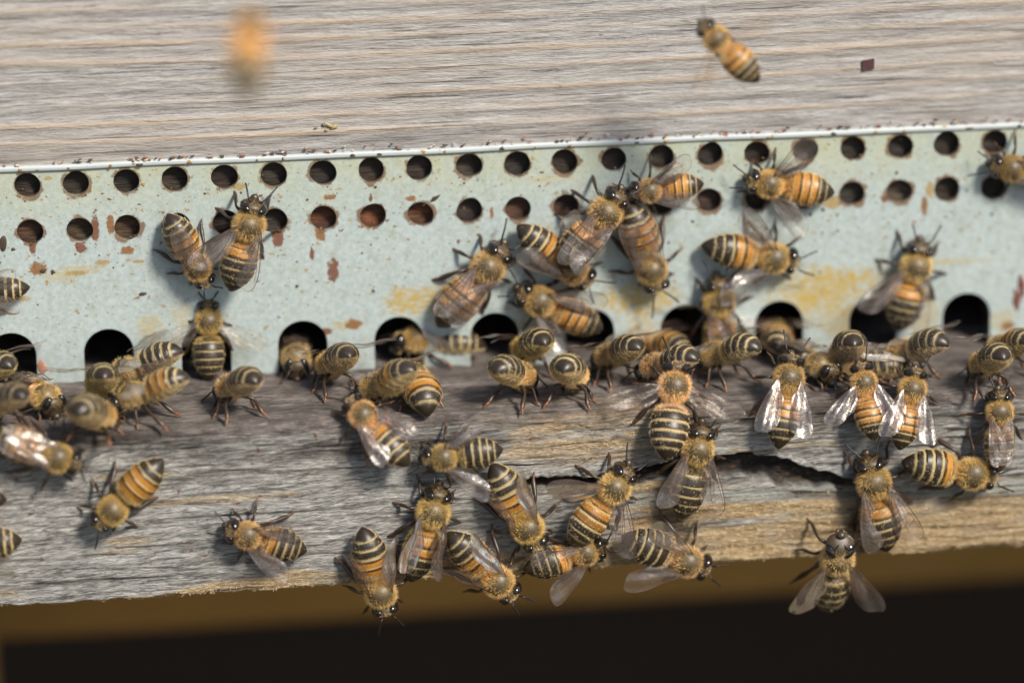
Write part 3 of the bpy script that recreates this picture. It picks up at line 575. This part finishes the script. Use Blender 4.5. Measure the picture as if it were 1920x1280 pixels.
    low = sstep(-.12, -.5, up)*ab[:, None]; Cc[..., :3] = Cc[..., :3]*(1-low[..., None])+np.array((.26, .19, .10))*low[..., None]
    thx = (~ab)&(x < 4.4); Cc[thx, :, :3] = np.array((.22, .155, .06)); disc = np.exp(-(((x-2.5)/1.4)**2))[:, None]*sstep(.35, .80, up)
    Cc[thx, :, :3] = Cc[thx, :, :3]*(1-disc[thx][..., None])+np.array((.075, .052, .024))*disc[thx][..., None]; Cc[thx, :, 3] = .45
    hdm = x >= 4.4; Cc[hdm, :, :3] = np.array((.055, .034, .016)); Cc[hdm, :, 3] = .45
    BP = pose(B0)
    Vs = [BP.reshape(-1, 3), BP[0].mean(0)[None], BP[-1].mean(0)[None]]; Cs = [Cc.reshape(-1, 4), Cc[0, :1], Cc[-1, :1]]
    F4 = [grid_faces(NR, NK, True)[:, ::-1]]; a = NR*NK; F3 = [np.array([(a, j, (j+1) % NK) for j in range(NK)]+[(a+1, (NR-1)*NK+(j+1) % NK, (NR-1)*NK+j) for j in range(NK)])]; off = a+2
    def add(v, q, tr_, c):
        nonlocal off
        Vs.append(v); F4.append(q+off); F3.append(tr_+off); c = np.asarray(c, float)
        Cs.append(np.tile(c, (len(v), 1)) if c.ndim == 1 else c); off += len(v)
    # ---- legs
    legbr = np.array((.035, .02, .012)); tar = np.array((.22, .075, .02)) if (tarsus or top) else np.array((.10, .04, .016))
    lift = 0
    for i, (cx_, fx, fy) in enumerate(((3.5, 5.7, 3.2), (2.4, 1.7, 5.3), (1.4, -3.3, 4.7))):
        for sd_ in (-1, 1):
            c = pose(np.array([[cx_, sd_*.95, -1.35]]))[0]
            f = np.array([fx+rg.uniform(-.9, .9), sd_*(fy+rg.uniform(-.7, .5)), .12])
            if legs == 'air': f = c+np.array([(-1.4, -2.2, -3.4)[i], sd_*1.0, -2.0-.3*i])+rg.normal(0, .4, 3)
            elif legs == 'tuck': f = np.array([fx*.8, sd_*fy*.6, .12])
            elif top: f[0] *= (.83, .6, 1.0)[i]; f[1] *= .70
            dirh = f-c; out = np.array([0, sd_, 0.])
            ank = f-dirh*np.array([.20, .22, 0])+np.array([0, 0, .45+.25*i*.5]); kn = c+(ank-c)*.46+out*.55+np.array([0, 0, 1.15 if legs != 'air' else .3])
            if top: kn[2] = c[2]-.15+(.15 if i < 2 else -.4)
            P_ = [c, c+(kn-c)*.5+np.array([0, 0, .15]), kn, kn+(ank-kn)*.5, ank, ank+(f-ank)*.5+np.array([0, 0, .05]), f]
            pts = smooth_path(P_, 25); wr = (1.0, 1.05, 1.25)[i]
            rad = np.interp(np.linspace(0, 6, 25), [0, 1, 1.9, 2.1, 3.1, 3.85, 4.1, 4.6, 5.3, 6], np.array([.25, .28, .18, .17, .26, .24, .14, .19, .11, .07])*wr)
            if i == 2: rad *= np.interp(np.linspace(0, 6, 25), [2, 3.2, 4.6, 5.5], [1, 1.15, 1.15, 1])
            v, q, tr_ = tube(pts, rad, 8); kk = np.r_[np.repeat(np.linspace(0, 6, 25), 8), 0, 6]; wgt = sstep(3.2, 5.2, kk)[:, None]
            add(v, q, tr_, np.c_[legbr*(1-wgt)+tar*wgt, np.full(len(v), .38)])
    # ---- antennae, mandibles / face
    for sd_ in (-1, 1):
        j = rg.normal(0, .25, 3); A = [(5.85, sd_*.3, -.1), (6.2+j[0]*.3, sd_*.75, .55), (6.55+j[0]*.3, sd_*1.05, .75), (7.5+j[1], sd_*(1.5+j[2]*.6), .35), (8.5+j[1]*1.6, sd_*(1.95+j[2]), -.05+j[0])]
        v, q, tr_ = tube(pose(smooth_path(A, 16)), np.interp(np.arange(16), [0, 5, 7, 15], [.10, .10, .125, .12]), 6); add(v, q, tr_, (.012, .009, .008, .45))
        v, q, tr_ = tube(pose(smooth_path([(5.6, sd_*.5, -1.45), (5.75, sd_*.35, -1.9), (5.7, sd_*.1, -2.15)], 6)), [.28, .26, .24, .2, .16, .1], 6); add(v, q, tr_, (.06, .03, .015, .4))
    v, q, tr_ = tube(pose(smooth_path([(5.95, 0, -.75), (5.98, 0, -1.2), (5.8, 0, -1.7)], 7)), [.2, .5, .62, .66, .62, .5, .3], 8); add(v, q, tr_, (.05, .035, .02, .35))
    V = np.vstack(Vs)*s
    mesh_obj('body', V, [np.vstack(F4), np.vstack(F3)], M_BEE, root, col=np.vstack(Cs))
    # ---- eyes
    for sd_ in (-1, 1):
        nu, nv = 12, 14; ph = np.linspace(.05, np.pi-.05, nu); ps = np.arange(nv)*2*np.pi/nv
        E_ = np.stack([.74*np.sin(ph)[:, None]*np.cos(ps), .70*np.sin(ph)[:, None]*np.sin(ps), 1.32*np.cos(ph)[:, None]+0*ps], -1)
        ca, sa = math.cos(.35*sd_), math.sin(.35*sd_); E_ = np.stack([E_[..., 0]*ca-E_[..., 1]*sa*sd_*0-E_[..., 1]*sa, E_[..., 0]*sa+E_[..., 1]*ca, E_[..., 2]], -1)
        E_[..., 1] -= sd_*.30*(E_[..., 2]/1.22)**2*(E_[..., 2] > 0); E_ += np.array((4.98, sd_*1.24, .30))
        mesh_obj('eye', pose(E_.reshape(-1, 3))*s, [grid_faces(nu, nv, True)], M_EYE, root)
    # ---- fur
    Pn = BP; du = np.gradient(Pn, axis=0); dvv = np.roll(Pn, -1, 1)-np.roll(Pn, 1, 1); Nn = np.cross(dvv, du); Nn /= np.linalg.norm(Nn, axis=-1)[..., None]+1e-9
    ctr = Pn.mean(1, keepdims=True); Nn *= np.sign(((Pn-ctr)*Nn).sum(-1, keepdims=True)); Bk = du/(np.linalg.norm(du, axis=-1)[..., None]+1e-9)     # towards the tail
    area = np.linalg.norm(du, axis=-1)*np.linalg.norm(dvv, axis=-1)*.5
    xx = x[:, None]+0*up
    wt = np.where((xx > .5)&(xx < 4.35), 8.5*(1-.92*np.exp(-(((xx-2.5)/1.4)**2))*sstep(.34, .74, up)), 0)
    wt += np.where(xx >= 4.35, 6.5*sstep(6.1, 5.6, xx)*(np.abs(np.cos(th))[None] < .62), 0)
    wt += np.where((xx <= .5)&(xx > -1.1), 6.5, 0)
    pale = sstep(.25, .6, Cc[..., :3].mean(-1)/.5)
    wt += np.where(xx <= -1.1, 0.45+3.6*sstep(.25, -.35, up)+2.6*pale*(sq < .4), 0)*sstep(-7.5, -7.0, xx)*np.where((sgq == 5)&(up > -.2), .12, 1)
    pr = (wt*area).ravel(); n = int(9000*fur*rg.uniform(.65, 1.1)); idx = rg.choice(NR*NK, n, p=pr/pr.sum()); i, j = idx//NK, idx % NK
    f1, f2 = rg.random(n)[:, None], rg.random(n)[:, None]; i2 = np.minimum(i+1, NR-1); j2 = (j+1) % NK
    Bp = Pn[i, j]*(1-f1)*(1-f2)+Pn[i2, j]*f1*(1-f2)+Pn[i, j2]*(1-f1)*f2+Pn[i2, j2]*f1*f2
    xi = x[i]; ui = up[i, j]; tho = (xi > .5)&(xi < 4.35); hdd = xi >= 4.35; abd = xi <= -1.1
    D = Nn[i, j]*np.where(abd, .42, .9)[:, None]+Bk[i, j]*np.where(abd, .9, .35)[:, None]*np.where(hdd, -.3, 1)[:, None]+rg.normal(0, .28, (n, 3)); D /= np.linalg.norm(D, axis=1)[:, None]
    L = np.where(tho, rg.uniform(.35, .75, n), np.where(hdd, rg.uniform(.15, .38, n), np.where(abd, rg.uniform(.20, .45, n), rg.uniform(.4, .75, n))))*np.where(abd&(ui < .1), 1.35, 1)
    gold = np.array((.95, .64, .235)); palh = np.array((.95, .79, .49)); mixk = np.clip(np.where(tho, .25+.45*(ui < 0), np.where(abd, .8-.3*(o >= 2)*(xi > -3.2), .55)), 0, 1)[:, None]
    hc = np.ones((n, 4)); hc[:, :3] = (gold*(1-mixk)+palh*mixk)*rg.uniform(.65, 1.25, (n, 1))*light*hairv*np.array((1, rg.uniform(.94, 1.04), rg.uniform(.8, 1.15)))
    side = np.cross(D, rg.normal(size=(n, 3))); side /= np.linalg.norm(side, axis=1)[:, None]; wd = np.where(tho, .022, .020)[:, None]
    hv = np.stack([Bp-side*wd, Bp+side*wd, Bp+D*L[:, None]], 1).reshape(-1, 3)*s
    mesh_obj('fur', hv, [np.arange(3*n).reshape(-1, 3)], M_HAIR, root, col=np.repeat(hc, 3, 0), smooth=False)
    # ---- wings: (sweep from the tail, elevation, twist) per side
    WM = {'fold': ((2, 5, 6), (1, 8, 6)), 'vee': ((17, 7, 8), (17, 7, 8)), 'open': ((48, 10, 12), (48, 10, 12)), 'fan': ((72, 1, 12), (72, 1, 12)), 'right': ((12, 6, 5), (42, 5, 8)), 'left': ((42, 5, 8), (12, 6, 5)), 'wide': ((70, 12, 10), (70, 12, 10)), 'side': ((13, 1, 62), (13, 1, 62))}
    ww = WM[wings] if isinstance(wings, str) else wings
    spl = {1: rg.uniform(-6, 8), -1: rg.uniform(-6, 8)}
    if ww:
        for sd_, (al_, el, tw) in zip((1, -1), ww):
            for hind in (0, 1):
                v, q, tr_, mi = wing_geo(hind, rg, .5 if wings == 'fan' else 1.0); a_ = math.radians(al_+(0 if not hind else -5)+(spl[sd_] if not hind else spl[sd_])); e_ = math.radians(el+rg.uniform(-2, 3)-hind*1.5); tw_ = math.radians(tw)
                U = np.array([-math.cos(a_)*math.cos(e_), sd_*math.sin(a_)*math.cos(e_), math.sin(e_)]); Ld = np.array([math.sin(a_), sd_*math.cos(a_), 0.]); Nz = np.cross(U, Ld)*sd_*-1
                Nz = Nz if Nz[2] > 0 else -Nz; Ld2 = Ld*math.cos(tw_)-Nz*math.sin(tw_); Nz2 = Nz*math.cos(tw_)+Ld*math.sin(tw_)
                root_pt = np.array([2.35-.75*hind, sd_*(1.62-.05*hind), 1.55-.18*hind])
                v = v*.93; wv_ = root_pt+v[:, :1]*U+v[:, 1:2]*Ld2+v[:, 2:]*Nz2
                # wings hang from the thorax: pose them with the thorax only
                cr, sr = math.cos(math.radians(roll)), math.sin(math.radians(roll)); yy, zz = wv_[:, 1]*cr-wv_[:, 2]*sr, wv_[:, 1]*sr+wv_[:, 2]*cr
                cp, sp_ = math.cos(pitch-(math.radians(14) if top else 0)), math.sin(pitch-(math.radians(14) if top else 0))
                wv_ = np.stack([wv_[:, 0]*cp+zz*sp_, yy, -wv_[:, 0]*sp_+zz*cp+h+(.5 if top else 0)], -1)
                faint = wings in ('fan',) 
                mesh_obj('hindwing' if hind else 'forewing', wv_*s, [q, tr_], [M_WFAINT if faint else M_WING, M_VEIN], root, midx=mi)
    return root

# ------------------------------------------------------------------ the bees
# on the entrance plate
bee('brown banded bee upside down below the round holes, half under a lighter bee', 'W', (390, 535, 316, 405), o=2, wings='fold')
bee('golden bee with one wing spread, climbing over a brown bee left of centre', 'W', (478, 378, 433, 548), o=1, wings='left', h=5.4)
bee('fuzzy brown bee climbing upright out of an arch, both dark eyes facing up', 'W', (390, 562, 392, 715), o=0, wings='fan', tilt=12, light=.8)
bee('striped bee on the green plate cut off by the left picture edge', 'W', (-95, 552, 50, 540), o=1, wings='vee')
bee('orange brown bee on yellow stained plate, head raised towards upper right', 'W', (946, 462, 822, 612), o=3, wings='fold')
bee('dark tipped bee lying under another bee in the cluster below the holes', 'W', (1108, 530, 975, 428), o=2, wings='left')
bee('pale winged bee on top of the pair below the round holes', 'W', (1165, 360, 1048, 508), o=1, wings='fold', h=5.0)
bee('head down amber bee with greyish folded wings right of the clustered pair', 'W', (1235, 545, 1180, 385), o=3, wings='fold')
bee('bee facing left between two round holes with whitish shining wing', 'W', (1182, 360, 1322, 345), o=3, wings='right')
bee('bee facing left by the upper right holes with one wing hanging down', 'W', (1402, 338, 1560, 362), o=3, wings=((38, 5, 8), (60, 5, 8)))
bee('banded bee facing right with wings held out above and below', 'W', (1495, 490, 1322, 462), o=2, wings=((40, 8, 5), (46, 8, 5)))
bee('bee climbing up right part of the plate with mauve wing spread left', 'W', (1728, 455, 1682, 625), o=1, wings='left')
bee('honey coloured blurred bee climbing up between two arches right of centre', 'W', (1346, 522, 1352, 690), o=3, wings='fold')
bee('dark bee at a round hole by the right picture edge', 'W', (1858, 310, 2010, 330), o=0, wings='fold', light=.6)
bee('black headed fuzzy bee facing left above an arch with pale blurred wings', 'W', (972, 545, 1128, 618), o=3, wings=((40, 12, 5), (26, 10, 5)))
# at the arches and on top of the landing board
bee('bee peeking out of an arch with its face towards the viewer', 'T', (556, 690, -92), o=0, refx=5.0, wings='fold', pitch=4, curl=(0, -8), h=2.4, head=(12, 0), light=.75)
bee('blurred grey tailed bee walking left along the plate past two arches', 'T', (782, 640, 178), o=0, refx=2.4, wings='fan', pitch=-2, curl=(0, -14), h=3.6)
bee('pinkish blurred bee fanning in front of an arch at the right', 'T', (1457, 636, 80), o=3, wings='open', pitch=10)
bee('orange backed bee half hidden behind a dark tailed fanning bee', 'T', (1262, 648, 120), o=3, wings='fan', pitch=6)
bee('round golden bee cut off at the left edge before the first arch', 'T', (0, 684, 140), o=3, wings='fan', pitch=15)
bee('bee with shiny black tail and orange base at the far left edge', 'T', (24, 742, 140), o=2, wings=())
bee('bee facing the viewer low among raised tails at the left', 'T', (100, 758, -62), o=1, refx=4.8, wings='fold', pitch=0, curl=(0, -12), h=2.5, head=(18, 0), tarsus=True)
bee('large pale hairy bee with raised tail, foremost of the left cluster', 'T', (160, 768, 58), o=1, wings=(), scale=1.1, pitch=16, light=1.15, h=3.1)
bee('bee with striped tail raised straight up behind the large pale bee', 'T', (192, 706, 96), o=0, wings='fan', pitch=20)
bee('side on fuzzy bee with dark striped tail in front of the second arch', 'T', (302, 668, 163), o=0, wings='fan', pitch=14, curl=(8, -34))
bee('orange banded bee side on with raised tail and red brown hind legs', 'T', (314, 716, 158), o=3, wings='fan', pitch=14, curl=(8, -34))
bee('lone fanning bee casting a shadow between the second and third arches', 'T', (462, 712, 128), o=0, wings=(), pitch=17)
bee('bee with glossy black tail standing beside the bee in the arch', 'T', (642, 668, 116), o=1, wings='fan', pitch=18, curl=(10, -46))
bee('bright orange banded bee arching over another bee left of centre', 'T', (748, 702, 150), o=3, wings='fan', pitch=18, curl=(16, -44), scale=1.06, h=4.0)
bee('orange bee with its black tail hanging over the board edge', 'T', (793, 737, 97), o=3, wings=(), pitch=4, curl=(4, -95), h=2.9, scale=1.05)
bee('grey striped fanning bee with tail pointing left at the centre', 'T', (946, 692, 38), o=0, wings=(), pitch=16, light=1.1)
bee('grey striped fanning bee with glossy tail beside its twin at centre', 'T', (1063, 690, 62), o=0, wings=(), pitch=18, light=1.1)
bee('bee with dark rounded tail standing behind the two central fanning bees', 'T', (1008, 640, 112), o=1, wings='fan', pitch=18)
bee('blurry fanning bee with raised tail right of the central pair', 'T', (1178, 652, 132), o=1, wings='fan', pitch=18)
bee('fanning bee with large dark tail standing behind the broad dark backed bee', 'T', (1276, 670, 148), o=0, wings=(), pitch=17)
bee('side on fanning bee with dark tail and rusty legs before a right arch', 'T', (1392, 650, 150), o=1, wings='fan', pitch=15)
bee('bee seen from behind with round glossy tail between two upright bees', 'T', (1594, 645, 90), o=0, wings=(), pitch=20)
bee('bee with its face to the viewer crouching between upright winged bees', 'T', (1556, 697, -62), o=0, refx=4.8, wings='fold', pitch=0, curl=(0, -10), h=2.4, head=(20, 0), light=.8)
bee('blurred bee with long raised tail below the right hand arch', 'T', (1744, 642, 152), o=0, wings='fan', pitch=17)
bee('low greyish bee crouching behind the row of upright bees', 'T', (1660, 684, 176), o=0, wings='vee', pitch=0, curl=(0, -10), h=2.2, light=.75)
bee('bee seen from behind with glossy tail by the right picture edge', 'T', (1868, 668, 102), o=1, wings=(), pitch=19)
bee('golden bee behind the glossy tailed bee, cut by the right edge', 'T', (1912, 640, 118), o=3, wings='fan', pitch=16)
# on the front face of the landing board
bee('blurred bee facing right with pinkish folded wings at the left edge', 'F', (150, 872, -15, 815), o=3, wings='fold', tilt=20)
bee('orange bee walking down left on grey wood without visible wings', 'F', (180, 985, 300, 868), o=3, wings=())
bee('whitish winged bee at the lower left picture edge', 'F', (-120, 1030, 42, 1012), o=2, wings='vee')
bee('bee of which only a striped tail shows at the left edge', 'F', (-142, 925, 16, 938), o=1, wings='left')
bee('bee facing left with spread clear wings low on the grey wood', 'F', (425, 990, 578, 1035), o=1, wings=((34, 6, 5), (24, 6, 5)))
bee('head down bee with pointed black tail up, hanging over the lower edge', 'F', (725, 1150, 680, 992), o=2, wings='side', h=2.8)
bee('bee climbing up beside the head down bee, wings folded along its sides', 'F', (825, 915, 772, 1085), o=2, wings='side')
bee('amber winged bee sloping down right at the lower edge of centre', 'F', (965, 1118, 842, 1002), o=2, wings='side', h=2.8)
bee('golden bee heading down with wings veiling its striped back', 'F', (1010, 1025, 926, 876), o=2, wings='side')
bee('bee facing left on the board edge with one wing pointing down', 'F', (792, 862, 945, 842), o=0, wings=((44, 6, 8), (38, 4, 6)), tilt=10)
bee('bee with two large mauve wings heading up left at the edge', 'F', (652, 748, 762, 868), o=1, wings='vee', tilt=35)
bee('grey haired bee with two bright white shining wings spread at centre', 'F', (1182, 872, 1068, 1026), o=1.5, wings=((72, 12, -12), (46, 10, -10)), h=3.2, light=1.15, scale=1.08)
bee('bee beneath the white winged bee with clear wings drooping down left', 'F', (1135, 1022, 985, 1068), o=1, wings=((10, 3, 5), (34, 3, 5)), h=2.0)
bee('dark striped bee facing right on the lower edge, clear wing hanging', 'F', (1330, 1066, 1168, 1006), o=0, wings=((28, 10, 5), (46, 0, 5)), h=2.6)
bee('broad dark bee with cream bands seen from above on the board edge', 'F', (1268, 690, 1250, 846), o=0, wings='fan', tilt=25, light=1.1, scale=1.08)
bee('slender bee with two grey wings climbing over the dark crack', 'F', (1318, 798, 1278, 968), o=0, wings=((16, 5, 4), (26, 5, 6)))
bee('upright bee with glassy wings in a wide V and orange waist', 'F', (1485, 664, 1460, 838), o=2, wings='vee', tilt=22)
bee('upright orange banded bee with its left wing flared out', 'F', (1612, 680, 1640, 826), o=3, wings=((50, 6, 6), (24, 6, 6)), tilt=22)
bee('upright bee with narrow V of amber wings beside the orange banded bee', 'F', (1718, 690, 1686, 846), o=3, wings='vee', tilt=20)
bee('bee with closed wings heading up the board at the right edge', 'F', (1874, 732, 1872, 886), o=1, wings='fold', tilt=10)
bee('pale banded bee lying sideways facing right beside the right edge', 'F', (1868, 892, 1690, 866), o=1, wings=(), light=1.1)
bee('bee with wings half open heading up left over raw tan wood', 'F', (1628, 858, 1664, 1034), o=1, wings=((14, 5, 4), (26, 5, 4)))
bee('bee hanging from the lower edge with its face up and wings spread', 'F', (1569, 1006, 1558, 1150), o=0, wings=((32, 6, 4), (34, 6, 4)), pitch=-22, head=(-36, 0), h=3.8, scale=1.14, light=.9)
# in flight
bee('flying orange bee far out of focus in front of the grey board', 'A', (474, 44, 456, 152), o=1.5, wings='fan', legs='air', beh=80, scale=.98, light=1.5, pitch=52, group='flying honey bees')
bee('flying banded bee with dark tail in front of the grey board', 'A', (1322, 52, 1412, 142), o=2, wings='fan', legs='air', beh=20, scale=.86, pitch=4, group='flying honey bees')
